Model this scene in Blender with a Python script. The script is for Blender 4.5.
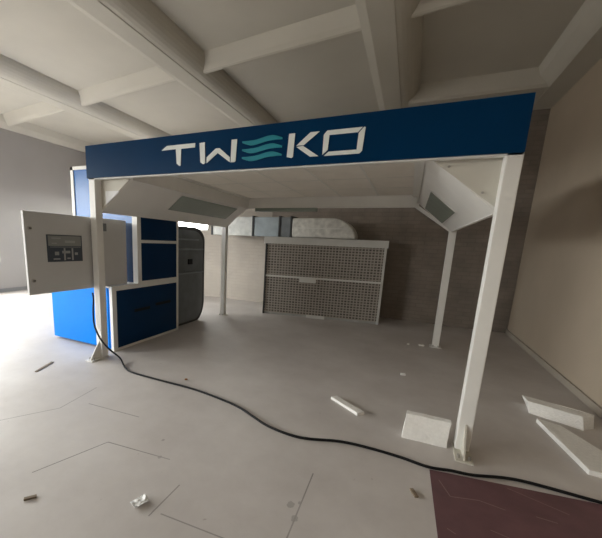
import bpy, bmesh, math, random
from mathutils import Vector, Matrix, noise
random.seed(7)
for o in list(bpy.data.objects): bpy.data.objects.remove(o)
S = bpy.context.scene
C = S.collection

# ------------------------------------------------------------------ camera
PITCH, ROLL, YAW = -0.1915, 0.0428, 0.4369
F_PX, CX, CY = 329.65, 251.03, 306.15
fw = Vector((-math.sin(YAW)*math.cos(PITCH), math.cos(YAW)*math.cos(PITCH), math.sin(PITCH)))
rt = Vector((math.cos(YAW), math.sin(YAW), 0)); up = rt.cross(fw)
r2 = rt*math.cos(ROLL)+up*math.sin(ROLL); u2 = -rt*math.sin(ROLL)+up*math.cos(ROLL)
cd = bpy.data.cameras.new('camera'); cam = bpy.data.objects.new('camera', cd); C.objects.link(cam)
M4 = Matrix((( r2.x,u2.x,-fw.x,0),( r2.y,u2.y,-fw.y,0),( r2.z,u2.z,-fw.z,1.6),(0,0,0,1)))
cam.matrix_world = M4
cd.sensor_fit = 'HORIZONTAL'; cd.sensor_width = 36; cd.lens = F_PX/602*36
cd.shift_x = (301-CX)/602; cd.shift_y = (CY-269)/602
cd.clip_start = .05; cd.clip_end = 100
S.camera = cam

# ------------------------------------------------------------------ world, windows' daylight, exposure
w = bpy.data.worlds.new('sky'); S.world = w; w.use_nodes = True
bg = w.node_tree.nodes['Background']; bg.inputs[0].default_value = (.95, .97, 1, 1); bg.inputs[1].default_value = 12.0
_n, _l = w.node_tree.nodes, w.node_tree.links          # overcast sky above, darker ground below the horizon
_tc = _n.new('ShaderNodeTexCoord'); _sx = _n.new('ShaderNodeSeparateXYZ'); _l.new(_tc.outputs['Generated'], _sx.inputs[0])
_rp = _n.new('ShaderNodeValToRGB'); _e = _rp.color_ramp.elements
_e[0].position = .49; _e[0].color = (.13, .12, .11, 1); _e[1].position = .515; _e[1].color = (1, .975, .96, 1)
_m = _n.new('ShaderNodeMapRange'); _m.inputs[1].default_value = -1; _m.inputs[2].default_value = 1
_l.new(_sx.outputs[2], _m.inputs[0]); _l.new(_m.outputs[0], _rp.inputs[0]); _l.new(_rp.outputs[0], bg.inputs[0])
S.view_settings.view_transform = 'Standard'; S.view_settings.look = 'None'
S.view_settings.gamma = 1; S.view_settings.use_curve_mapping = False
S.view_settings.exposure = 1.0
# room and its window openings (y0,y1,z0,z1 on the left wall; x0,x1,z0,z1 on back and front walls)
XL, XR, YB, YF, H = -9.75, 1.97, 8.12, -4.2, 4.44
WIN_L = [(-3.4, 0.6, .8, 3.3), (0.9, 5.1, .8, 3.3)]
WIN_B = [(-8.9, -5.25, 1.86, 2.9)]
WIN_F = [(-9.2, -6.2, .9, 3.2)]
def portal(loc, rot, sx, sy):
    l = bpy.data.lights.new('window_daylight', 'AREA'); l.shape = 'RECTANGLE'; l.size = sx; l.size_y = sy
    l.cycles.is_portal = True
    o = bpy.data.objects.new('window_daylight', l); C.objects.link(o); o.location = loc; o.rotation_euler = rot
for a, b, c, d in WIN_L: portal((XL-.16, (a+b)/2, (c+d)/2), (math.pi/2, 0, -math.pi/2), b-a, d-c)
for a, b, c, d in WIN_B: portal(((a+b)/2, YB+.16, (c+d)/2), (-math.pi/2, 0, 0), b-a, d-c)
for a, b, c, d in WIN_F: portal(((a+b)/2, YF-.16, (c+d)/2), (math.pi/2, 0, 0), b-a, d-c)

# ------------------------------------------------------------------ materials
def mat(name, col, rough=.6, metal=0., var=.0, vscale=4., bump=0., bscale=60., col2=None, spec=.4, transl=0.):
    m = bpy.data.materials.new(name); m.use_nodes = True; nt = m.node_tree; N = nt.nodes; L = nt.links
    b = N['Principled BSDF']; b.inputs['Roughness'].default_value = rough; b.inputs['Metallic'].default_value = metal
    b.inputs['Specular IOR Level'].default_value = spec
    b.inputs['Base Color'].default_value = (*col, 1)
    tc = N.new('ShaderNodeTexCoord')
    if var > 0:
        n = N.new('ShaderNodeTexNoise'); n.inputs['Scale'].default_value = vscale; n.inputs['Detail'].default_value = 6
        L.new(tc.outputs['Object'], n.inputs['Vector'])
        r = N.new('ShaderNodeValToRGB'); r.color_ramp.elements[0].position = .3; r.color_ramp.elements[1].position = .7
        c2 = col2 or tuple(c*(1-var) for c in col)
        r.color_ramp.elements[0].color = (*c2, 1); r.color_ramp.elements[1].color = (*col, 1)
        L.new(n.outputs['Fac'], r.inputs['Fac']); L.new(r.outputs['Color'], b.inputs['Base Color'])
    if bump > 0:
        n = N.new('ShaderNodeTexNoise'); n.inputs['Scale'].default_value = bscale; n.inputs['Detail'].default_value = 4
        L.new(tc.outputs['Object'], n.inputs['Vector'])
        bm_ = N.new('ShaderNodeBump'); bm_.inputs['Strength'].default_value = bump; bm_.inputs['Distance'].default_value = .01
        L.new(n.outputs['Fac'], bm_.inputs['Height']); L.new(bm_.outputs['Normal'], b.inputs['Normal'])
    if transl > 0:
        t = N.new('ShaderNodeBsdfTranslucent'); t.inputs[0].default_value = (*col, 1)
        mx = N.new('ShaderNodeMixShader'); mx.inputs[0].default_value = transl
        L.new(b.outputs[0], mx.inputs[1]); L.new(t.outputs[0], mx.inputs[2]); L.new(mx.outputs[0], N['Material Output'].inputs[0])
    return m
M = {}
M['ceiling'] = mat('ceiling_paint', (.60, .57, .505), .9, var=.06, vscale=1.5, bump=.1, bscale=30)
M['plaster'] = mat('beige_plaster', (.52, .435, .34), .9, var=.1, vscale=1.2, bump=.15, bscale=25)
M['greywall'] = mat('grey_plaster', (.42, .40, .385), .9, var=.08, vscale=1.0, bump=.1, bscale=25)
M['white'] = mat('white_powder_coat', (.80, .785, .75), .45, var=.05, vscale=6)
M['cream'] = mat('cream_sheet', (.60, .57, .50), .6, var=.06, vscale=3)
M['slope'] = mat('white_sheet_metal', (.80, .78, .74), .55, var=.05, vscale=4)
M['film'] = mat('wrinkled_filter_fabric', (.90, .86, .81), .8, var=.10, vscale=5, bump=.5, bscale=7, transl=.55)
M['transl'] = mat('translucent_sheet', (.85, .82, .74), .6, transl=.7)
M['signblue'] = mat('sign_blue', (.001, .032, .095), .35, var=.1, vscale=2, spec=.07)
M['blue'] = mat('blue_panel', (.0, .215, .76), .30, var=.08, vscale=3, spec=.15)
M['towerblue'] = mat('tower_blue', (.008, .12, .40), .3, var=.08, vscale=3, spec=.4)
M['blueshade'] = mat('shaded_blue_panel', (.002, .030, .095), .35, var=.15, vscale=3, spec=.15)  # the unit's blue with shade put into the colour
M['letter'] = mat('white_lettering', (.78, .80, .76), .5)
M['teal'] = mat('teal_lettering', (.005, .22, .28), .5)
M['galv'] = mat('galvanised_steel', (.50, .50, .48), .45, metal=.25, var=.25, vscale=9, bump=.05, bscale=20)
M['galvdk'] = mat('dull_steel', (.19, .205, .215), .5, metal=.2, var=.25, vscale=5)
M['bluesteel'] = mat('bluish_galvanised', (.30, .34, .36), .45, metal=.2, var=.3, vscale=4)
M['palesteel'] = mat('pale_brushed_steel', (.68, .67, .64), .4, metal=.1, var=.12, vscale=5)
M['flange'] = mat('dark_flange', (.05, .05, .05), .5, metal=.3)
M['wrap'] = mat('wrapped_plastic', (.78, .76, .71), .35, var=.35, vscale=9, bump=1.0, bscale=6)
M['greycab'] = mat('light_grey_enamel', (.58, .575, .565), .5, var=.04, vscale=4)
M['lampglass'] = mat('greenish_lamp_glass', (.26, .30, .26), .25, var=.08, vscale=5)
M['black'] = mat('black_rubber', (.010, .010, .011), .6, spec=.2)
M['screen'] = mat('dark_panel_face', (.06, .075, .095), .35)
M['foam'] = mat('polystyrene', (.90, .88, .85), .85, var=.08, vscale=40, bump=.6, bscale=70)
M['paper'] = mat('white_scrap', (.80, .80, .80), .8)
M['wood'] = mat('brown_scrap', (.22, .17, .12), .8)
M['label'] = mat('pale_label', (.72, .71, .68), .5)
M['marking'] = mat('grey_marking', (.36, .37, .37), .5)
M['steel'] = mat('zinc_bolt', (.45, .43, .40), .4, metal=.8)
M['frame_win'] = mat('window_frame_white', (.75, .75, .74), .5)
M['maroon'] = mat('maroon_sheet', (.17, .085, .095), .6, var=.3, vscale=5, bump=.2, bscale=20)

def math_n(nt, op, a, b=None):
    n = nt.nodes.new('ShaderNodeMath'); n.operation = op
    for i, v in enumerate((a, b)):
        if v is None: continue
        if isinstance(v, (int, float)): n.inputs[i].default_value = v
        else: nt.links.new(v, n.inputs[i])
    return n.outputs[0]

# brick back wall: thickly painted
m = mat('painted_brick', (.27, .225, .19), .9); nt = m.node_tree; N = nt.nodes; L = nt.links; b = N['Principled BSDF']
tc = N.new('ShaderNodeTexCoord'); mp = N.new('ShaderNodeMapping'); mp.inputs['Rotation'].default_value = (math.pi/2, 0, 0)
L.new(tc.outputs['Object'], mp.inputs['Vector'])
br = N.new('ShaderNodeTexBrick'); br.inputs['Scale'].default_value = 1; br.inputs['Brick Width'].default_value = .26; br.inputs['Row Height'].default_value = .085
br.inputs['Mortar Size'].default_value = .008; br.inputs['Mortar Smooth'].default_value = .6
br.inputs['Color1'].default_value = (.28, .24, .205, 1); br.inputs['Color2'].default_value = (.255, .215, .185, 1); br.inputs['Mortar'].default_value = (.235, .20, .172, 1)
L.new(mp.outputs[0], br.inputs['Vector'])
ns = N.new('ShaderNodeTexNoise'); ns.inputs['Scale'].default_value = 3; ns.inputs['Detail'].default_value = 8; L.new(tc.outputs['Object'], ns.inputs['Vector'])
mx = N.new('ShaderNodeMix'); mx.data_type = 'RGBA'; mx.blend_type = 'MULTIPLY'; mx.inputs[0].default_value = .5
L.new(br.outputs['Color'], mx.inputs[6])
rr = N.new('ShaderNodeValToRGB'); rr.color_ramp.elements[0].position = .3; rr.color_ramp.elements[1].position = .65
rr.color_ramp.elements[0].color = (.65, .65, .65, 1); rr.color_ramp.elements[1].color = (1.15, 1.12, 1.1, 1)
L.new(ns.outputs['Fac'], rr.inputs[0]); L.new(rr.outputs[0], mx.inputs[7])
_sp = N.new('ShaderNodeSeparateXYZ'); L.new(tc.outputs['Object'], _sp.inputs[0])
_lt = math_n(nt, 'MULTIPLY', math_n(nt, 'LESS_THAN', _sp.outputs[0], -3.3), .5)      # left part of the wall: paler colour
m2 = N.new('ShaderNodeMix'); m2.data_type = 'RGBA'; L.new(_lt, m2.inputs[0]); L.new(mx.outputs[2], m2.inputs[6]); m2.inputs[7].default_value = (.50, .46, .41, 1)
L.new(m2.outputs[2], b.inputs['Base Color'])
bp = N.new('ShaderNodeBump'); bp.inputs['Strength'].default_value = .5; bp.inputs['Distance'].default_value = .01; bp.invert = True
L.new(br.outputs['Fac'], bp.inputs['Height']); L.new(bp.outputs[0], b.inputs['Normal'])
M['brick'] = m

# floor: grey board sheets with thin dark seams, dust and scuffs
m = mat('floor_sheets', (.40, .375, .35), .55); nt = m.node_tree; N = nt.nodes; L = nt.links; b = N['Principled BSDF']
tc = N.new('ShaderNodeTexCoord'); P0 = tc.outputs['Object']
sep = N.new('ShaderNodeSeparateXYZ'); L.new(P0, sep.inputs[0])
wob = N.new('ShaderNodeTexNoise'); wob.inputs['Scale'].default_value = 1.3; wob.inputs['Detail'].default_value = 3; L.new(P0, wob.inputs['Vector'])
SEAMS = [(-1.978,1.669,-1.417,1.734), (-1.978,1.669,-2.14,1.18), (-1.195,1.56,-1.198,1.27), (-1.148,1.317,-.70,1.35), (-2.632,2.02,-2.04,2.07), (-.435,2.1,-.425,1.4),
         (-2.785,1.83,-3.05,1.40), (-2.785,1.83,-2.86,2.3)]
STAINS = [(-.485,1.75,.022), (-.43,1.66,.020), (-.44,1.79,.010), (-1.5,1.72,.014), (-1.62,1.9,.012), (.40,1.9,.02)]
acc = None
for (x0, y0, x1, y1) in SEAMS:
    dx, dy = x1-x0, y1-y0; ln = math.hypot(dx, dy); dx /= ln; dy /= ln
    ux = math_n(nt, 'SUBTRACT', sep.outputs[0], x0); uy = math_n(nt, 'SUBTRACT', sep.outputs[1], y0)
    along = math_n(nt, 'ADD', math_n(nt, 'MULTIPLY', ux, dx), math_n(nt, 'MULTIPLY', uy, dy))
    off = math_n(nt, 'ABSOLUTE', math_n(nt, 'ADD', math_n(nt, 'MULTIPLY', ux, -dy), math_n(nt, 'MULTIPLY', uy, dx)))
    inl = math_n(nt, 'LESS_THAN', math_n(nt, 'ABSOLUTE', math_n(nt, 'SUBTRACT', along, ln/2)), ln/2)
    near = math_n(nt, 'LESS_THAN', off, .0045)
    v = math_n(nt, 'MULTIPLY', inl, near)
    acc = v if acc is None else math_n(nt, 'MAXIMUM', acc, v)
wv2 = N.new('ShaderNodeTexNoise'); wv2.inputs['Scale'].default_value = 45; L.new(P0, wv2.inputs['Vector'])
st = None
for (x0, y0, rad) in STAINS:
    ux = math_n(nt, 'SUBTRACT', sep.outputs[0], x0); uy = math_n(nt, 'MULTIPLY', math_n(nt, 'SUBTRACT', sep.outputs[1], y0), .75)
    d2 = math_n(nt, 'SQRT', math_n(nt, 'ADD', math_n(nt, 'MULTIPLY', ux, ux), math_n(nt, 'MULTIPLY', uy, uy)))
    v = math_n(nt, 'LESS_THAN', math_n(nt, 'MULTIPLY', d2, math_n(nt, 'ADD', wv2.outputs['Fac'], .5)), rad)
    st = v if st is None else math_n(nt, 'MAXIMUM', st, v)
st = math_n(nt, 'MULTIPLY', st, .35)
brk = math_n(nt, 'MAXIMUM', st, math_n(nt, 'MULTIPLY', acc, math_n(nt, 'MULTIPLY', wob.outputs['Fac'], 1.15)))
dust = N.new('ShaderNodeTexNoise'); dust.inputs['Scale'].default_value = 1.1; dust.inputs['Detail'].default_value = 9; dust.inputs['Roughness'].default_value = .65; L.new(P0, dust.inputs['Vector'])
r1 = N.new('ShaderNodeValToRGB'); r1.color_ramp.elements[0].position = .3; r1.color_ramp.elements[1].position = .72
r1.color_ramp.elements[0].color = (.51, .47, .45, 1); r1.color_ramp.elements[1].color = (.65, .615, .595, 1); L.new(dust.outputs['Fac'], r1.inputs[0])
sp = N.new('ShaderNodeTexNoise'); sp.inputs['Scale'].default_value = 14; sp.inputs['Detail'].default_value = 3; L.new(P0, sp.inputs['Vector'])
r2_ = N.new('ShaderNodeValToRGB'); r2_.color_ramp.elements[0].position = .735; r2_.color_ramp.elements[1].position = .78
r2_.color_ramp.elements[0].color = (0, 0, 0, 1); r2_.color_ramp.elements[1].color = (.5, .5, .5, 1); L.new(sp.outputs['Fac'], r2_.inputs[0])
mA = N.new('ShaderNodeMix'); mA.data_type = 'RGBA'; L.new(r2_.outputs[0], mA.inputs[0]); L.new(r1.outputs[0], mA.inputs[6]); mA.inputs[7].default_value = (.22, .16, .13, 1)
mB = N.new('ShaderNodeMix'); mB.data_type = 'RGBA'; L.new(brk, mB.inputs[0]); L.new(mA.outputs[2], mB.inputs[6]); mB.inputs[7].default_value = (.10, .09, .08, 1)
L.new(mB.outputs[2], b.inputs['Base Color'])
M['floor'] = m

# filter mesh: fine woven grid
m = mat('filter_grid', (.25, .22, .19), .7); nt = m.node_tree; N = nt.nodes; L = nt.links; b = N['Principled BSDF']
tc = N.new('ShaderNodeTexCoord'); mp = N.new('ShaderNodeMapping'); mp.inputs['Rotation'].default_value = (math.pi/2, 0, 0); L.new(tc.outputs['Object'], mp.inputs['Vector'])
br = N.new('ShaderNodeTexBrick'); br.offset = 0.0; br.inputs['Scale'].default_value = 1; br.inputs['Brick Width'].default_value = .066; br.inputs['Row Height'].default_value = .058
br.inputs['Mortar Size'].default_value = .012; br.inputs['Mortar Smooth'].default_value = .2
br.inputs['Color1'].default_value = (.10, .085, .072, 1); br.inputs['Color2'].default_value = (.19, .165, .14, 1); br.inputs['Mortar'].default_value = (.42, .38, .34, 1)
L.new(mp.outputs[0], br.inputs['Vector']); L.new(br.outputs['Color'], b.inputs['Base Color'])
bp = N.new('ShaderNodeBump'); bp.inputs['Strength'].default_value = .6; bp.inputs['Distance'].default_value = .01; L.new(br.outputs['Fac'], bp.inputs['Height']); L.new(bp.outputs[0], b.inputs['Normal'])
M['grid'] = m

# window glass
m = bpy.data.materials.new('window_glass'); m.use_nodes = True; nt = m.node_tree; N = nt.nodes
for n in list(N): N.remove(n)
o_ = N.new('ShaderNodeOutputMaterial'); t = N.new('ShaderNodeBsdfTransparent'); t.inputs[0].default_value = (.93, .95, .94, 1); g = N.new('ShaderNodeBsdfGlossy'); g.inputs['Roughness'].default_value = .03
x_ = N.new('ShaderNodeMixShader'); x_.inputs[0].default_value = .06
nt.links.new(t.outputs[0], x_.inputs[1]); nt.links.new(g.outputs[0], x_.inputs[2]); nt.links.new(x_.outputs[0], o_.inputs[0])
M['glass'] = m

# ------------------------------------------------------------------ mesh helpers
def box(bm, x0, x1, y0, y1, z0, z1, mtx=None):
    vs = [bm.verts.new((x, y, z)) for x in (x0, x1) for y in (y0, y1) for z in (z0, z1)]
    for f in ((0,1,3,2),(4,6,7,5),(0,4,5,1),(2,3,7,6),(0,2,6,4),(1,5,7,3)): bm.faces.new([vs[i] for i in f])
    if mtx is not None: bmesh.ops.transform(bm, matrix=mtx, verts=vs)
    return vs
def prism(bm, pts, a, b, axis='y'):
    """closed outline pts (2D) extruded from a to b along axis; 2D order: y->(x,z), x->(y,z), z->(x,y)"""
    def P(p, c): return {'y': (p[0], c, p[1]), 'x': (c, p[0], p[1]), 'z': (p[0], p[1], c)}[axis]
    A = [bm.verts.new(P(p, a)) for p in pts]; B = [bm.verts.new(P(p, b)) for p in pts]; n = len(pts)
    bm.faces.new(A); bm.faces.new(B[::-1])
    for i in range(n): bm.faces.new([A[i], B[i], B[(i+1) % n], A[(i+1) % n]])
    return A+B
def cyl(bm, p, q, r, seg=16, r_end=None):
    p, q = Vector(p), Vector(q); d = q-p
    res = bmesh.ops.create_cone(bm, cap_ends=True, segments=seg, radius1=r, radius2=r if r_end is None else r_end, depth=d.length)
    bmesh.ops.transform(bm, matrix=Matrix.Translation((p+q)/2) @ d.to_track_quat('Z', 'Y').to_matrix().to_4x4(), verts=res['verts'])
def obj(name, bm, m, parent=None, bevel=0., smooth=False, base=None):
    bmesh.ops.recalc_face_normals(bm, faces=bm.faces)
    me = bpy.data.meshes.new(name); bm.to_mesh(me); bm.free(); me.materials.append(m)
    o = bpy.data.objects.new(name, me); C.objects.link(o)
    if base is not None:
        me.transform(Matrix.Translation(-Vector(base))); o.location = base
    if parent is not None:
        pp = Vector(); q = parent
        while q is not None: pp += Vector(q.location); q = q.parent
        o.parent = parent; me.transform(Matrix.Translation(-pp))
    if bevel:
        mo = o.modifiers.new('bevel', 'BEVEL'); mo.width = bevel; mo.segments = 2; mo.limit_method = 'ANGLE'
    if smooth:
        for p in me.polygons: p.use_smooth = True
    return o
def thing(name, label, cat, loc, group=None):
    o = bpy.data.objects.new(name, None); C.objects.link(o); o.location = loc; o.empty_display_size = .1
    o['label'] = label; o['category'] = cat
    if group: o['group'] = group
    return o
def tag(o, label, cat, group=None):
    o['label'] = label; o['category'] = cat
    if group: o['group'] = group
    return o
def struct(name, bm, m, **k):
    o = obj(name, bm, m, **k); o['kind'] = 'structure'; return o
def nb(): return bmesh.new()
def B1(*a):
    bm = nb(); box(bm, *a); return bm

# ------------------------------------------------------------------ room shell
struct('floor', B1(XL-.3, XR+.3, YF-.3, YB+.3, -.1, 0), M['floor'])
struct('ceiling', B1(XL-.3, XR+.3, YF-.3, YB+.3, H, H+.2), M['ceiling'])
def wall_with_holes(a0, a1, holes, put):
    """put(bm, a, b, z0, z1) adds a slab piece"""
    bm = nb(); cur = a0
    for (h0, h1, z0, z1) in sorted(holes):
        put(bm, cur, h0, 0, H); put(bm, h0, h1, 0, z0); put(bm, h0, h1, z1, H); cur = h1
    put(bm, cur, a1, 0, H); return bm
struct('wall_left', wall_with_holes(YF, YB, WIN_L, lambda bm, a, b, z0, z1: box(bm, XL-.3, XL, a, b, z0, z1)), M['greywall'])
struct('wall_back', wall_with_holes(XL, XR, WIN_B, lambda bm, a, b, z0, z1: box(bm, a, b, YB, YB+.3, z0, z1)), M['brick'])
struct('wall_front', wall_with_holes(XL, XR, WIN_F, lambda bm, a, b, z0, z1: box(bm, a, b, YF-.3, YF, z0, z1)), M['greywall'])
struct('wall_right', B1(XR, XR+.3, YF, YB, 0, H), M['plaster'])
wn = 0
for wins, kind in ((WIN_L, 'L'), (WIN_B, 'B'), (WIN_F, 'F')):
    for (a, b, z0, z1) in wins:
        wn += 1
        def bx(bm, p, q, r, s, e=.03):
            if kind == 'L': box(bm, XL-.12-e, XL-.12+e, p, q, r, s)
            elif kind == 'B': box(bm, p, q, YB+.12-e, YB+.12+e, r, s)
            else: box(bm, p, q, YF-.12-e, YF-.12+e, r, s)
        bm = nb(); t = .06
        bx(bm, a, a+t, z0, z1); bx(bm, b-t, b, z0, z1); bx(bm, a, b, z0, z0+t); bx(bm, a, b, z1-t, z1)
        n = 3
        for k in range(1, n):
            c = a+(b-a)*k/n; bx(bm, c-t/2, c+t/2, z0+t, z1-t)
        fr = struct('window_%d' % wn, bm, M['frame_win'])
        bm = nb(); bx(bm, a+t/2, b-t/2, z0+t/2, z1-t/2, .004)
        gl = obj('glass', bm, M['glass'], fr)
# baseboards
struct('baseboard_right', B1(XR-.025, XR, YF, YB, 0, .085), mat('pale_skirting', (.42, .37, .31), .7))
struct('baseboard_left', B1(XL, XL+.02, YF, YB, 0, .10), mat('grey_skirting', (.25, .25, .25), .7))
# concrete ceiling beams with bevelled lower edges (run from front wall to back wall)
beam = [(-.195, 4.215), (-.085, 4.18), (.195, 4.18)]+[(.205+.27*math.sin(k*math.pi/16), 4.19+.27*(1-math.cos(k*math.pi/16))) for k in range(9)]+[(.475, H+.02), (-.30, H+.02), (-.24, 4.42), (-.20, 4.36)]
tn = 0
for xc in (-6.875, -3.69, -.667):
    bm = nb(); prism(bm, [(xc+p[0], p[1]) for p in beam], YF, YB); tn += 1
    struct('trim_%d' % tn, bm, M['ceiling'])
bm = nb(); prism(bm, [(XR, 4.18), (1.66, 4.18), (1.62, 4.21), (1.50, 4.33), (1.44, H+.02), (XR, H+.02)], YF, YB); tn += 1
struct('trim_%d' % tn, bm, M['ceiling'])
bm = nb(); prism(bm, [(XL, 4.18), (XL+.1, 4.18), (XL+.22, 4.28), (XL+.3, H+.02), (XL, H+.02)], YF, YB); tn += 1
struct('trim_%d' % tn, bm, M['ceiling'])
# cross ribs, slightly skewed to the beams
for yc in (-2.8, -.30, 2.2, 4.70):
    bm = nb()
    sh = Matrix(((1,0,0,0),(-.085,1,0,yc),(0,0,1,0),(0,0,0,1)))
    vs = prism(bm, [(-.20, H+.02), (-.09, 4.29), (-.05, 4.245), (-.02, 4.235), (.02, 4.24), (.10, H+.02)], XL, XR, axis='x')
    bmesh.ops.transform(bm, matrix=sh, verts=vs); tn += 1
    struct('trim_%d' % tn, bm, M['ceiling'])
# edge beam along the back wall
bm = nb(); prism(bm, [(7.00, H+.02), (7.08, 4.22), (7.13, 4.185), (YB, 4.185), (YB, H+.02)], -.35, XR, axis='x')
tn += 1; struct('trim_%d' % tn, bm, M['ceiling'])

# ------------------------------------------------------------------ spray booth canopy
PX0, PX1, PY0, PY1 = -3.565, .570, 2.99, 6.18
cp = thing('spray_booth_canopy', 'white open booth canopy on four posts behind the blue lettered fascia', 'canopy', ((PX0+PX1)/2, (PY0+PY1)/2, 0))
def post(x, y, top):
    bm = nb(); box(bm, x-.05, x+.05, y-.05, y+.05, .012, top)
    p = obj('post', bm, M['white'], cp, bevel=.006)
    return p
for (x, y, top) in ((PX0, PY0, 2.6), (PX1, PY0, 2.6), (PX0, PY1, 1.93), (PX1, PY1, 1.93)):
    p = post(x, y, top)
    bm = nb()
    if y == PY0:
        box(bm, x-.06, x+.06, y-.22, y+.06, 0, .012)
        prism(bm, [(y-.05, .012), (y-.20, .012), (y-.05, .24)], x-.006, x+.006, axis='x')
    else:
        box(bm, x-.085, x+.085, y-.085, y+.085, 0, .012)
    obj('foot_plate', bm, M['white'] if y != PY0 or x < 0 else M['cream'], p)
    for sx in (-1, 1):
        bm = nb(); yy = y-.17 if y == PY0 else y-.068
        cyl(bm, (x+sx*.038, yy, .012), (x+sx*.038, yy, .04), .011, 6)
        obj('anchor_bolt', bm, M['steel'], p)
# fascia sign
SX0, SX1, SZ0, SZ1, SY = -3.62, .615, 2.272, 2.635, 2.92
fa = obj('fascia_sign', B1(SX0, SX1, SY, SY+.018, SZ0, SZ1), M['signblue'], cp); fa['label'] = 'navy blue fascia with white and teal lettering'
bm = nb(); box(bm, SX0+.0, SX1-.0, SY+.02, SY+.07, SZ0-.012, SZ0+.03); box(bm, SX0+.05, SX1-.05, SY+.03, SY+.07, SZ1-.06, SZ1-.02)
obj('front_rail', bm, M['white'], cp)
def letter(name, polys, m):
    bm = nb()
    for pts in polys: prism(bm, pts, SY-.006, SY-.0004)
    return obj(name, bm, m, fa)
letter('letter_t', [[(-2.47,2.499),(-2.40,2.54),(-2.048,2.540),(-2.052,2.500),(-2.218,2.500),(-2.226,2.340),(-2.240,2.336),(-2.275,2.362),(-2.285,2.501)]], M['letter'])
letter('letter_w', [[(-1.996,2.535),(-1.935,2.539),(-1.927,2.350),(-1.940,2.338),(-1.955,2.340),(-1.984,2.357)],
                    [(-1.911,2.345),(-1.911,2.398),(-1.808,2.472),(-1.766,2.472),(-1.652,2.384),(-1.650,2.338),(-1.786,2.430)],
                    [(-1.636,2.536),(-1.578,2.536),(-1.588,2.346),(-1.602,2.337),(-1.641,2.337)]], M['letter'])
letter('letter_k', [[(-1.067,2.535),(-1.013,2.535),(-1.021,2.345),(-1.035,2.337),(-1.078,2.348)],
                    [(-.995,2.434),(-.876,2.531),(-.799,2.531),(-.930,2.434)],
                    [(-.995,2.424),(-.935,2.428),(-.795,2.337),(-.868,2.337)]], M['letter'])
O = [(-.762,2.531),(-.432,2.531),(-.441,2.335),(-.766,2.335)]; I = [(-.712,2.495),(-.481,2.495),(-.486,2.366),(-.712,2.366)]
letter('letter_o', [[(-.762,2.500),(-.735,2.531),(-.455,2.531),(-.490,2.495),(-.715,2.495),(-.720,2.380),(-.762,2.345)],
                    [(-.432,2.528),(-.442,2.355),(-.462,2.335),(-.748,2.335),(-.712,2.366),(-.486,2.366),(-.481,2.490),(-.444,2.531)]], M['letter'])
wv = []
for zc in (2.505, 2.437, 2.369):
    T = []; Bt = []
    for k in range(25):
        u = k/24; x = -1.522+.395*u; z = zc+.014*math.sin(u*2*math.pi*1.0+math.pi)
        th = .021*min(1, .35+3*u, .35+3*(1-u)); T.append((x, z+th)); Bt.append((x, z-th))
    wv.append(T+Bt[::-1])
letter('letter_e', wv, M['teal'])
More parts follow.
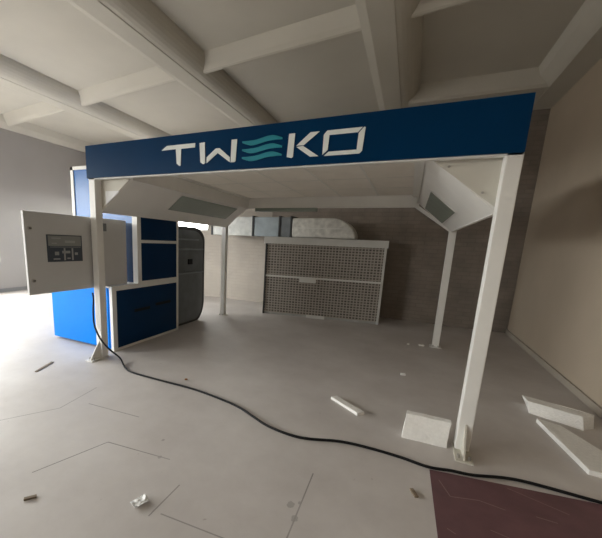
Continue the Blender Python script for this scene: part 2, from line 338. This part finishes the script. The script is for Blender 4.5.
# sloped side hoods with lamp windows, outer sheets, roof, back band
ZL, ZH = 1.895, 2.335
YA, YZ = 3.05, 6.15
def slab(bm, p0, p1, y0, y1, th=.018):
    d = Vector((p1[0]-p0[0], 0, p1[1]-p0[1])); n = Vector((-d.z, 0, d.x)).normalized()*th
    if n.z < 0: n = -n
    prism(bm, [p0, p1, (p1[0]+n.x, p1[1]+n.z), (p0[0]+n.x, p0[1]+n.z)], y0, y1)
for side, xo, xi in (('L', -3.535, -3.03), ('R', .535, .022)):
    zi = 2.27 if side == 'L' else ZH
    bm = nb(); slab(bm, (xo, ZL), (xi, zi), YA, YZ)
    # bottom lip
    box(bm, min(xo, xo+(.03 if xo > 0 else -.03)), max(xo, xo+(.03 if xo > 0 else -.03)), YA, YZ, ZL-.01, ZL+.035)
    sl = obj('side_hood', bm, M['slope'], cp)
    # lamp window lies on the underside
    def on(u, y, off=0.0):   # u 0..1 from outer to inner
        d = Vector((xi-xo, 0, zi-ZL)); nn = Vector((d.z, 0, -d.x)).normalized()
        if nn.z > 0: nn = -nn
        return Vector((xo, 0, ZL))+d*u+nn*off+Vector((0, y, 0))
    u0, u1 = (.27, .78) if side == 'R' else (.37, .88)
    y0, y1 = (4.3, 5.95) if side == 'R' else (4.08, 5.8)
    for nm, e, o0, o1, mm in (('lamp_frame', .015, .0005, .006, M['slope']), ('lamp_glass', 0, .008, .012, M['lampglass'])):
        bm = nb(); du = e/.6
        cs = [on(u0-du, y0-e, o0), on(u1+du, y0-e, o0), on(u1+du, y1+e, o0), on(u0-du, y1+e, o0)]
        ct = [on(u0-du, y0-e, o1), on(u1+du, y0-e, o1), on(u1+du, y1+e, o1), on(u0-du, y1+e, o1)]
        a = [bm.verts.new(v) for v in cs]; b_ = [bm.verts.new(v) for v in ct]
        bm.faces.new(a); bm.faces.new(b_[::-1])
        for i in range(4): bm.faces.new([a[i], b_[i], b_[(i+1) % 4], a[(i+1) % 4]])
        lo = obj(nm, bm, mm, sl)
        if nm == 'lamp_glass': lo['label'] = 'greenish lamp window'
    # outer sheet
    xs = xo-.03 if xo < 0 else xo+.018
    bm = nb()
    if side == 'L':
        box(bm, xs, xs+.012, 3.05, 3.16, ZL, 2.58); box(bm, xs, xs+.012, 3.62, YZ, ZL, 2.58); box(bm, xs, xs+.012, 3.16, 3.62, 2.22, 2.58)
    else: box(bm, xs, xs+.012, 3.05, YZ, ZL, 2.58)
    obj('side_sheet', bm, M['cream'], cp)
    if side == 'L':
        pn = obj('side_pane', B1(xs+.002, xs+.008, 3.16, 3.62, ZL, 2.22), M['transl'], cp); pn['label'] = 'brighter translucent pane'
    else:
        for (yy, zz) in ((3.55, 2.05), (4.6, 2.3), (5.6, 2.3)):
            bm = nb(); box(bm, xs-.022, xs-.001, yy-.03, yy+.03, zz-.006, zz+.006); obj('bracket', bm, M['steel'], cp)
    # inner flange up to the roof with reddish tape tabs
    bm = nb(); box(bm, min(xi, xi-(.018 if xi > -1 else -.018)), max(xi, xi-(.018 if xi > -1 else -.018)), YA, YZ, zi-.02, 2.45)
    box(bm, min(xi, xi-(.085 if xi > -1 else -.085)), max(xi, xi-(.085 if xi > -1 else -.085)), YA, YZ, 2.425, 2.45)
    obj('flange', bm, M['white'], cp)
# front end sheets closing the hood ends, with rivets
el_ = obj('end_sheet', None or (lambda b_: (prism(b_, [(-3.515, 1.93), (-3.515, 2.30), (-3.06, 2.30), (-3.06, 2.25)], 3.035, 3.045), b_)[1])(nb()), M['cream'], cp)
pn = obj('end_light_patch', (lambda b_: (prism(b_, [(-3.44, 1.975), (-3.44, 2.135), (-3.225, 2.135), (-3.215, 2.125)], 3.029, 3.034), b_)[1])(nb()), M['paper'], el_); pn['label'] = 'white patch painted as window light on the end sheet'  # opaque white patch painted in place of light coming through
er_ = obj('end_sheet', (lambda b_: (prism(b_, [(.52, 1.93), (.52, 2.36), (.03, 2.36), (.03, 2.31)], 3.035, 3.045), b_)[1])(nb()), M['cream'], cp)
for (x, z) in ((.19, 2.225), (.43, 2.03)):
    bm = nb(); cyl(bm, (x, 3.036, z), (x, 3.026, z), .009, 10); obj('rivet', bm, M['steel'], er_)
rl = obj('rear_lamp', B1(-2.85, -1.62, 6.10, 6.17, 2.20, 2.262), M['lampglass'], cp); rl['label'] = 'long greenish lamp strip'
# roof: panels of wrinkled fabric held by thin battens
XA, XZ = -3.03, .022
npx, npy = 5, 4
for i in range(npx):
    for j in range(npy):
        x0 = XA+(XZ-XA)*i/npx; x1 = XA+(XZ-XA)*(i+1)/npx; y0 = YA+(YZ-.05-YA)*j/npy; y1 = YA+(YZ-.05-YA)*(j+1)/npy
        bm = nb(); n = 12; g = []
        for a in range(n+1):
            row = []
            for b_ in range(n+1):
                x = x0+.006+(x1-x0-.012)*a/n; y = y0+.006+(y1-y0-.012)*b_/n
                e = min(a, n-a, b_, n-b_)/3; e = min(1, e)
                z = 2.452-e*(.010+.05*abs(noise.noise(Vector((x*3.1, y*5.0+x*2, i*3+j)))))
                row.append(bm.verts.new((x, y, z)))
            g.append(row)
        for a in range(n):
            for b_ in range(n): bm.faces.new([g[a][b_], g[a+1][b_], g[a+1][b_+1], g[a][b_+1]])
        ro = obj('roof_panel', bm, M['film'], cp, smooth=True)
bm = nb()
for i in range(npx+1):
    x = XA+(XZ-XA)*i/npx; box(bm, x-.012, x+.012, YA, YZ, 2.448, 2.475)
for j in range(npy+1):
    y = YA+(YZ-.05-YA)*j/npy; box(bm, XA, XZ, y-.012, y+.012, 2.449, 2.470)
obj('roof_battens', bm, M['slope'], cp)
bm = nb(); box(bm, -3.14, XZ+.02, YZ-.02, YZ+.02, 2.275, 2.50); box(bm, -3.14, XZ+.02, YZ-.05, YZ+.02, 2.262, 2.276)
obj('back_band', bm, M['slope'], cp)
# diagonal end strips at the rear under each hood
for xo, xi, zi in ((-3.55, -3.16, 2.24), (.56, -.05, 2.30)):
    bm = nb(); slab(bm, (xo, ZL-.03), (xi, zi-.01), YZ-.01, YZ+.05, .05); obj('end_strut', bm, M['white'], cp)

# ------------------------------------------------------------------ filtration machine (blue cabinet)
fm = thing('filtration_unit', 'blue panelled extraction unit with white frame behind the left canopy post', 'machine', (-4.2, 4.0, 0))
MX0, MX1 = -4.90, -3.60
LY0, LY1, LZ = 3.21, 4.66, .925
t = .07
def frame_rects(bm, rects): 
    for r in rects: box(bm, *r)
lc = obj('lower_cabinet', B1(MX0+.01, MX1-.012, LY0+.012, LY1-.01, .03, LZ-.01), M['blue'], fm)
fp = obj('front_panel', B1(MX0+.02, MX1-.09, LY0+.002, LY0+.012, .04, LZ-.015), M['blue'], fm)
bm = nb(); frame_rects(bm, [(MX1-.05, MX1, LY0, LY0+.075, .0, LZ), (MX1-.05, MX1, LY1-.05, LY1, 0, LZ), (MX1-.05, MX1, LY0+.06, LY1-.04, LZ-.065, LZ),
    (MX1-.05, MX1, LY0+.06, LY1-.04, 0, .035), (MX0, MX1-.04, LY0, LY0+.02, LZ-.02, LZ), (MX0, MX1-.05, LY0+.01, LY1, LZ-.012, LZ)])
obj('lower_frame', bm, M['white'], fm)
sp_ = obj('side_panel', B1(MX1-.02, MX1-.008, LY0+.075, LY1-.05, .035, LZ-.065), M['blueshade'], fm); sp_['label'] = 'blue side panel with shade put into its colour, faint handles'
for (ya, yb, z0) in ((3.62, 3.95, .50), (4.08, 4.45, .53)):
    bm = nb(); box(bm, MX1-.009, MX1-.004, ya, yb, z0, z0+.045); obj('recessed_handle', bm, M['black'], sp_)
TY0, TY1, TZ = 3.72, 4.66, 2.64
tw = obj('tower', B1(-4.94, MX1-.012, TY0+.015, TY1-.01, LZ, TZ-.01), M['towerblue'], fm)
bm = nb(); frame_rects(bm, [(-4.98, -4.92, TY0, TY0+.05, LZ, TZ), (-4.98, MX1, TY0, TY0+.05, TZ-.05, TZ), (MX1-.095, MX1, TY0-.015, TY0+.06, LZ, TZ),
    (MX1-.05, MX1, TY1-.05, TY1, LZ, TZ), (MX1-.05, MX1, TY0+.05, TY1-.04, 1.52, 1.565), (MX1-.05, MX1, TY0+.05, TY1-.04, TZ-.05, TZ), (MX1-.05, MX1, TY0+.05, TY1-.04, LZ, LZ+.03),
    (MX1-.05, MX1, TY0+.05, TY1-.04, 2.02, 2.06)])
obj('tower_frame', bm, M['white'], fm)
for z0, z1 in ((.955, 1.52), (1.565, 2.02), (2.06, 2.59)):
    obj('tower_shade_panel', B1(MX1-.02, MX1-.006, TY0+.06, TY1-.05, z0, z1), M['blueshade'], fm)

nf = obj('tower_shade_panel', B1(-4.0, MX1-.10, TY0+.002, TY0+.014, LZ+.005, 1.80), M['blueshade'], fm); nf['label'] = 'narrow dark strip painted as shade on the tower front'  # dark strip added to paint shade on the tower front
# control cabinet hung on the post
cc = thing('control_cabinet', 'light grey control cabinet with dark display, hung at the left post', 'control cabinet', (-3.8, 2.9, .92))
obj('shading_cabinet_body', B1(-4.10, -3.685, 2.55, 3.50, .96, 1.80), M['greycab'], cc, bevel=.004)  # unseen body behind the door, deepened to shade the tower front
dr = obj('door', B1(-3.685, -3.650, 2.16, 3.54, .935, 1.822), M['greycab'], cc, bevel=.004)
bm = nb(); box(bm, -3.652, -3.644, 2.385, 2.825, 1.285, 1.59)
dp = obj('display_panel', bm, M['screen'], dr); dp['label'] = 'dark display panel with pale markings'
bm = nb(); box(bm, -3.645, -3.642, 2.40, 2.81, 1.465, 1.58); obj('display_face', bm, mat('grey_display', (.26, .27, .26), .4), dr)
random.seed(3)
for (y0, y1, z0, z1) in ((2.44, 2.55, 1.545, 1.558), (2.60, 2.73, 1.50, 1.528), (2.44, 2.50, 1.49, 1.50), (2.47, 2.52, 1.36, 1.40), (2.56, 2.66, 1.38, 1.41), (2.72, 2.76, 1.36, 1.39), (2.42, 2.80, 1.45, 1.455),
                        (2.45, 2.53, 1.31, 1.325), (2.58, 2.60, 1.30, 1.44), (2.68, 2.70, 1.30, 1.44), (2.62, 2.66, 1.315, 1.33)):
    bm = nb(); box(bm, -3.643, -3.6405, y0, y1, z0, z1); obj('marking', bm, M['marking'], dr)
for z in (1.648, 1.088):
    bm = nb(); cyl(bm, (-3.652, 2.215, z), (-3.643, 2.215, z), .022, 16); lk = obj('lock', bm, M['steel'], dr)
    bm = nb(); box(bm, -3.643, -3.640, 2.205, 2.230, z-.006, z+.006); obj('key_slot', bm, M['black'], dr)
bm = nb(); box(bm, -3.652, -3.640, 3.13, 3.20, 1.66, 1.76); obj('name_plate', bm, M['galvdk'], dr, bevel=.002)
bm = nb(); box(bm, -3.69, -3.66, 2.32, 2.60, 1.812, 1.822); obj('cable_lip', bm, M['label'], dr)
for z in (1.05, 1.65):
    bm = nb(); box(bm, -3.651, -3.616, 2.965, 3.01, z, z+.02); obj('mounting_bracket', bm, M['steel'], cc)

# rounded elbow duct at the machine's rear
ed = thing('elbow_duct', 'dark grey ribbed elbow duct standing behind the blue unit', 'duct', (-4.2, 5.1, 0))
def arc_profile(y0, y1, z0, z1, r, n=10):
    pts = [(y0, z0)]
    rb = r*.75
    for k in range(n+1):
        a = -math.pi/2+math.pi/2*k/n; pts.append((y1-rb+rb*math.cos(a), z0+r*1.1+r*1.1*math.sin(a)))
    for k in range(n+1):
        a = math.pi/2*k/n; pts.append((y1-r+r*math.cos(a), z1-r*.7+r*.7*math.sin(a)))
    pts.append((y0, z1)); return pts
bm = nb(); prism(bm, arc_profile(4.67, 5.66, .0, 1.81, .36), -4.62, -3.77, axis='x')
sh_ = obj('duct_shell', bm, M['galvdk'], ed, bevel=.006)
bm = nb(); prism(bm, arc_profile(4.67, 5.69, -.0, 1.83, .37), -3.79, -3.745, axis='x')
bm2 = arc_profile(4.66, 5.62, .04, 1.77, .34)
obj('edge_flange', bm, M['flange'], ed)
bm = nb(); prism(bm, bm2, -3.746, -3.738, axis='x'); obj('face_sheet', bm, M['galvdk'], ed)
for z in (.98, 1.42, 1.60):
    bm = nb(); box(bm, -3.74, -3.712, 4.68, 5.60-(.15 if z > 1.5 or z < .3 else 0), z-.014, z+.014); obj('rib', bm, M['bluesteel'], ed, bevel=.004)
bm = nb(); box(bm, -3.738, -3.715, 5.12, 5.24, 1.14, 1.24); obj('latch', bm, M['black'], ed)

# ------------------------------------------------------------------ filter wall unit
ANG = math.atan2(.42, 2.488); LX, LYf = -2.917, 6.891
RZ = Matrix.Translation((LX, LYf, 0)) @ Matrix.Rotation(ANG, 4, 'Z')
fu = thing('filter_cabinet', 'wide grey filter cabinet with woven grid face on the back wall side', 'filter cabinet', (LX, LYf, 0)); fu.rotation_euler = (0, 0, ANG)
def lobj(name, bm, m, parent=fu, bevel=0.):
    """mesh given in the unit's own coordinates"""
    bmesh.ops.recalc_face_normals(bm, faces=bm.faces)
    me = bpy.data.meshes.new(name); bm.to_mesh(me); bm.free(); me.materials.append(m)
    o = bpy.data.objects.new(name, me); C.objects.link(o); o.parent = parent
    if bevel:
        mo = o.modifiers.new('bevel', 'BEVEL'); mo.width = bevel; mo.segments = 2
    return o
FW, FH, FD = 2.523, 1.70, .55
bm = nb()
box(bm, 0, .05, .02, FD, 0, FH); box(bm, FW-.05, FW, .02, FD, 0, FH); box(bm, .05, FW-.05, FD-.03, FD, 0.02, FH); box(bm, .05, FW-.05, .02, FD, 0, .05)
lobj('housing', bm, M['galv'])
bm = nb(); box(bm, 0, .04, -.015, .02, 0, FH); lobj('edge_trim', bm, M['flange'])
bm = nb(); box(bm, FW-.045, FW, -.02, .02, 0, FH); lobj('edge_trim', bm, M['palesteel'])
bm = nb(); prism(bm, [(-.06, 1.59), (-.04, 1.74), (FD, 1.74), (FD, 1.70), (.0, 1.70), (.0, 1.59)], -.03, FW+.02, axis='x')
lobj('top_hood', bm, M['palesteel'], bevel=.004)
lobj('filter_mesh', B1(.04, FW-.045, .0, .05, .05, .86), M['grid'])
lobj('filter_mesh', B1(.04, FW-.045, .0, .05, .90, 1.61), M['grid'])
lobj('divider', B1(.04, FW-.04, -.02, .02, .86, .90), M['label'])
lobj('label_plate', B1(.80, 1.16, -.03, -.02, .78, .90), M['label'])
lobj('label_plate', B1(1.00, 1.40, -.03, 0, .0, .06), M['label'])
random.seed(5)

# horizontal duct resting on the filter cabinet
hd = thing('ventilation_duct', 'horizontal galvanised duct with wrapped pale elbow lying on the filter cabinet', 'duct', (-2.4, 7.5, 1.745))
ZD0, ZD1, YD0, YD1 = 1.75, 2.19, 7.32, 7.72
def sec(x0, x1, m, name='duct_section'):
    return obj(name, B1(x0, x1, YD0, YD1, ZD0, ZD1), m, hd, bevel=.005)
s0 = sec(-4.60, -3.47, M['galv']); s1 = sec(-3.44, -2.80, M['bluesteel']); s2 = sec(-2.76, -2.50, M['galvdk'], 'duct_collar')
for x in (-4.60, -3.455, -2.78, -2.50):
    bm = nb(); e = .025; box(bm, x-.018, x+.018, YD0-e, YD1+e, ZD0-.005, ZD1+e); obj('duct_flange', bm, M['flange'], hd)
bm = nb(); pts = [(-2.48, ZD0), (-2.48, ZD1-.02)]
for k in range(13):
    a = math.pi/2*(1-k/12); pts.append((-1.62+.55*math.cos(a), ZD0+(ZD1-ZD0-.01)*math.sin(a)+.0))
prism(bm, pts, YD0-.02, YD1, axis='y')
el = obj('wrapped_elbow', bm, M['wrap'], hd, bevel=.03); el['label'] = 'elbow wrapped in pale crinkled film'
bm = nb(); box(bm, -2.42, -1.25, YD0-.028, YD0-.018, 1.95, 1.965); obj('film_fold', bm, M['label'], el)

# ------------------------------------------------------------------ floor covering, cable, foam, litter
bm = nb(); prism(bm, [(.322, 2.555), (1.30, 2.715), (1.94, 2.80), (1.94, .2), (.36, .2), (.335, 1.9)], 0.0005, .004, axis='z')
nt = M['maroon'].node_tree; N = nt.nodes; L = nt.links; b = N['Principled BSDF']
src = b.inputs['Base Color'].links[0].from_socket
tc = N.new('ShaderNodeTexCoord'); sep = N.new('ShaderNodeSeparateXYZ'); L.new(tc.outputs['Object'], sep.inputs[0]); acc = None
for (x0, y0, x1, y1) in [(.376,2.461,.434,2.315), (.434,2.315,.60,2.366), (.60,2.366,.74,2.35), (.90,2.377,1.006,2.378), (.389,2.011,.43,1.99), (.62,2.12,.80,2.09), (.8,2.6,1.1,2.5)]:
    x0 -= 1.1; x1 -= 1.1; y0 -= 1.5; y1 -= 1.5
    dx, dy = x1-x0, y1-y0; ln = math.hypot(dx, dy); dx /= ln; dy /= ln
    ux = math_n(nt, 'SUBTRACT', sep.outputs[0], x0); uy = math_n(nt, 'SUBTRACT', sep.outputs[1], y0)
    along = math_n(nt, 'ADD', math_n(nt, 'MULTIPLY', ux, dx), math_n(nt, 'MULTIPLY', uy, dy))
    off = math_n(nt, 'ABSOLUTE', math_n(nt, 'ADD', math_n(nt, 'MULTIPLY', ux, -dy), math_n(nt, 'MULTIPLY', uy, dx)))
    v = math_n(nt, 'MULTIPLY', math_n(nt, 'LESS_THAN', math_n(nt, 'ABSOLUTE', math_n(nt, 'SUBTRACT', along, ln/2)), ln/2), math_n(nt, 'LESS_THAN', off, .003))
    acc = v if acc is None else math_n(nt, 'MAXIMUM', acc, v)
acc = math_n(nt, 'MULTIPLY', acc, .45)
mS = N.new('ShaderNodeMix'); mS.data_type = 'RGBA'; L.new(acc, mS.inputs[0]); L.new(src, mS.inputs[6]); mS.inputs[7].default_value = (.42, .30, .28, 1); L.new(mS.outputs[2], b.inputs['Base Color'])
tag(obj('floor_sheet', bm, M['maroon'], base=(1.1, 1.5, .0005)), 'maroon floor covering sheet at the lower right below the black cable', 'floor covering')
def spline(pts, n=8):
    out = []; P = [Vector(p) for p in pts]; P = [P[0]*2-P[1]]+P+[P[-1]*2-P[-2]]
    for i in range(1, len(P)-2):
        for k in range(n):
            t_ = k/n; a, b_, c, d = P[i-1:i+3]
            out.append(.5*((2*b_)+(c-a)*t_+(2*a-5*b_+4*c-d)*t_**2+(3*b_-a-3*c+d)*t_**3))
    out.append(P[-2]); return out
def tube(pts, r, seg=10):
    bm = nb(); pts = [Vector(p) for p in pts]; rings = []
    for i, p in enumerate(pts):
        d = (pts[min(i+1, len(pts)-1)]-pts[max(i-1, 0)]).normalized()
        a = d.cross(Vector((0, 0, 1)))
        if a.length < .2: a = d.cross(Vector((0, 1, 0)))
        a.normalize(); b_ = d.cross(a).normalized()
        rings.append([bm.verts.new(p+a*r*math.cos(2*math.pi*k/seg)+b_*r*math.sin(2*math.pi*k/seg)) for k in range(seg)])
    for i in range(len(rings)-1):
        for k in range(seg): bm.faces.new([rings[i][k], rings[i][(k+1) % seg], rings[i+1][(k+1) % seg], rings[i+1][k]])
    bm.faces.new(rings[0][::-1]); bm.faces.new(rings[-1]); return bm
rc = .0112
cab = [(-3.60, 2.905, .88), (-3.595, 2.91, .80), (-3.60, 2.90, .64), (-3.59, 2.90, .46), (-3.50, 2.90, .30), (-3.37, 2.92, .17), (-3.24, 2.97, .06), (-3.10, 2.90, rc+.004), (-2.97, 2.82, rc), (-2.80, 2.775, rc), (-2.40, 2.77, rc), (-2.10, 2.775, rc), (-1.854, 2.765, rc), (-1.55, 2.72, rc), (-1.322, 2.665, rc),
       (-1.12, 2.57, rc), (-.928, 2.49, rc), (-.649, 2.465, rc), (-.337, 2.575, rc), (-.10, 2.60, rc), (.121, 2.595, rc), (.314, 2.565, rc+.004), (.46, 2.60, rc+.004), (.60, 2.622, rc+.004), (.80, 2.70, rc+.003), (.964, 2.728, rc+.003), (1.34, 2.725, rc+.003), (1.75, 2.73, rc+.003)]
tag(obj('power_cable', tube(spline(cab), rc), M['black'], smooth=True, base=(-3.16, 2.93, 0)), 'long black cable winding across the floor from the left post', 'cable')

def rough(bm, amp, cuts=4, seed=0):
    bmesh.ops.subdivide_edges(bm, edges=bm.edges[:], cuts=cuts, use_grid_fill=True)
    bm.verts.ensure_lookup_table()
    zmin = min(v.co.z for v in bm.verts)
    for v in bm.verts:
        n = noise.noise_vector(v.co*9+Vector((seed, seed*2, 0)))*amp
        if v.co.z-zmin < .002: n.z = 0
        v.co += n
    for v in bm.verts: v.co.z = max(v.co.z, zmin)
def quadslab(pts, z0, z1, top=None):
    bm = nb(); top = top or pts
    A = [bm.verts.new((x, y, z0)) for x, y in pts]; B = [bm.verts.new((x, y, z1)) for x, y in top]; n = len(pts)
    bm.faces.new(A[::-1]); bm.faces.new(B)
    for i in range(n): bm.faces.new([A[i], A[(i+1) % n], B[(i+1) % n], B[i]])
    return bm
bm = quadslab([(.125, 2.915), (.465, 2.925), (.475, 3.03), (.13, 3.03)], 0, .20, [(.140, 2.985), (.478, 2.995), (.480, 3.055), (.145, 3.055)])
rough(bm, .006, 4, 1)
tag(obj('foam_block', bm, M['foam'], bevel=.004, base=(.3, 2.98, 0)), 'upright white polystyrene slab beside the foot of the right front post', 'foam block')
bm = quadslab([(1.294, 4.06), (1.666, 3.90), (1.765, 3.99), (1.80, 4.09), (1.33, 4.28)], 0, .11, [(1.29, 4.11), (1.66, 3.97), (1.755, 4.02), (1.785, 4.09), (1.268, 4.27)])
rough(bm, .008, 4, 2)
tag(obj('foam_block', bm, M['foam'], bevel=.004, base=(1.5, 4.08, 0)), 'thick white polystyrene chunk near the right wall, the farther of two', 'foam block')
bm = quadslab([(1.300, 3.87), (1.40, 3.08), (1.73, 3.06), (1.62, 3.45), (1.46, 3.82)], 0, .042)
rough(bm, .005, 4, 3)
tag(obj('foam_board', bm, M['foam'], bevel=.003, base=(1.5, 3.5, 0)), 'flat pale foam board near the right wall, nearer the camera', 'foam board')
bm = quadslab([(-.575, 3.33), (-.525, 3.385), (-.215, 3.165), (-.272, 3.105)], 0, .03)
rough(bm, .005, 3, 4)
tag(obj('foam_strip', bm, M['foam'], bevel=.003, base=(-.4, 3.24, 0)), 'narrow white foam strip lying alone in the middle of the floor', 'foam strip')
# crumpled paper
bm = nb(); bmesh.ops.create_grid(bm, x_segments=10, y_segments=10, size=.045)
for v in bm.verts:
    v.co.x *= .75; v.co.y *= 1.0
    v.co.z = .010+.014*abs(noise.noise(v.co*40))+(.02 if v.co.y > .03 and abs(v.co.x) < .02 else 0)
bmesh.ops.transform(bm, matrix=Matrix.Translation((-1.315, 1.32, 0)) @ Matrix.Rotation(-.35, 4, 'Z'), verts=bm.verts)
o = obj('paper_scrap', bm, M['paper'], base=(-1.315, 1.32, 0)); o.modifiers.new('thick', 'SOLIDIFY').thickness = .003
tag(o, 'crumpled white paper scrap on the floor at the lower left', 'scrap')
def chip(name, x, y, lx, ly, lz, rz, m, label, seed=1):
    bm = nb(); box(bm, -lx/2, lx/2, -ly/2, ly/2, 0, lz); rough(bm, min(lx, ly, lz)*.35, 2, seed)
    o = obj(name, bm, m); o.location = (x, y, .0005); o.rotation_euler = (0, 0, rz)
    return tag(o, label, 'scrap')
chip('wood_splinter', -1.92, 1.035, .065, .02, .012, .85, M['wood'], 'small brown splinter at the lower left corner of the floor', 1)
chip('wood_strip', -3.86, 2.385, .32, .03, .008, 2.0, M['wood'], 'thin brown strip on the floor left of the front post', 2)
chip('wood_splinter', .215, 2.23, .025, .07, .014, .45, M['wood'], 'small brown splinter just left of the maroon sheet', 3)
chip('foam_crumb', .107, 4.49, .05, .035, .025, .3, M['foam'], 'tiny white foam crumb in front of the right rear post', 4)
chip('rust_chip', -2.17, 2.95, .03, .02, .014, .8, mat('rust_orange', (.32, .14, .05), .8), 'tiny orange chip behind the cable on the left side', 5)
chip('foam_crumb', .36, 6.10, .07, .04, .025, .3, M['foam'], 'small white crumb left of the right rear post foot', 6)
chip('foam_crumb', .16, 6.05, .04, .03, .02, 1.3, M['foam'], 'small white crumb farther left of the right rear post foot', 7)
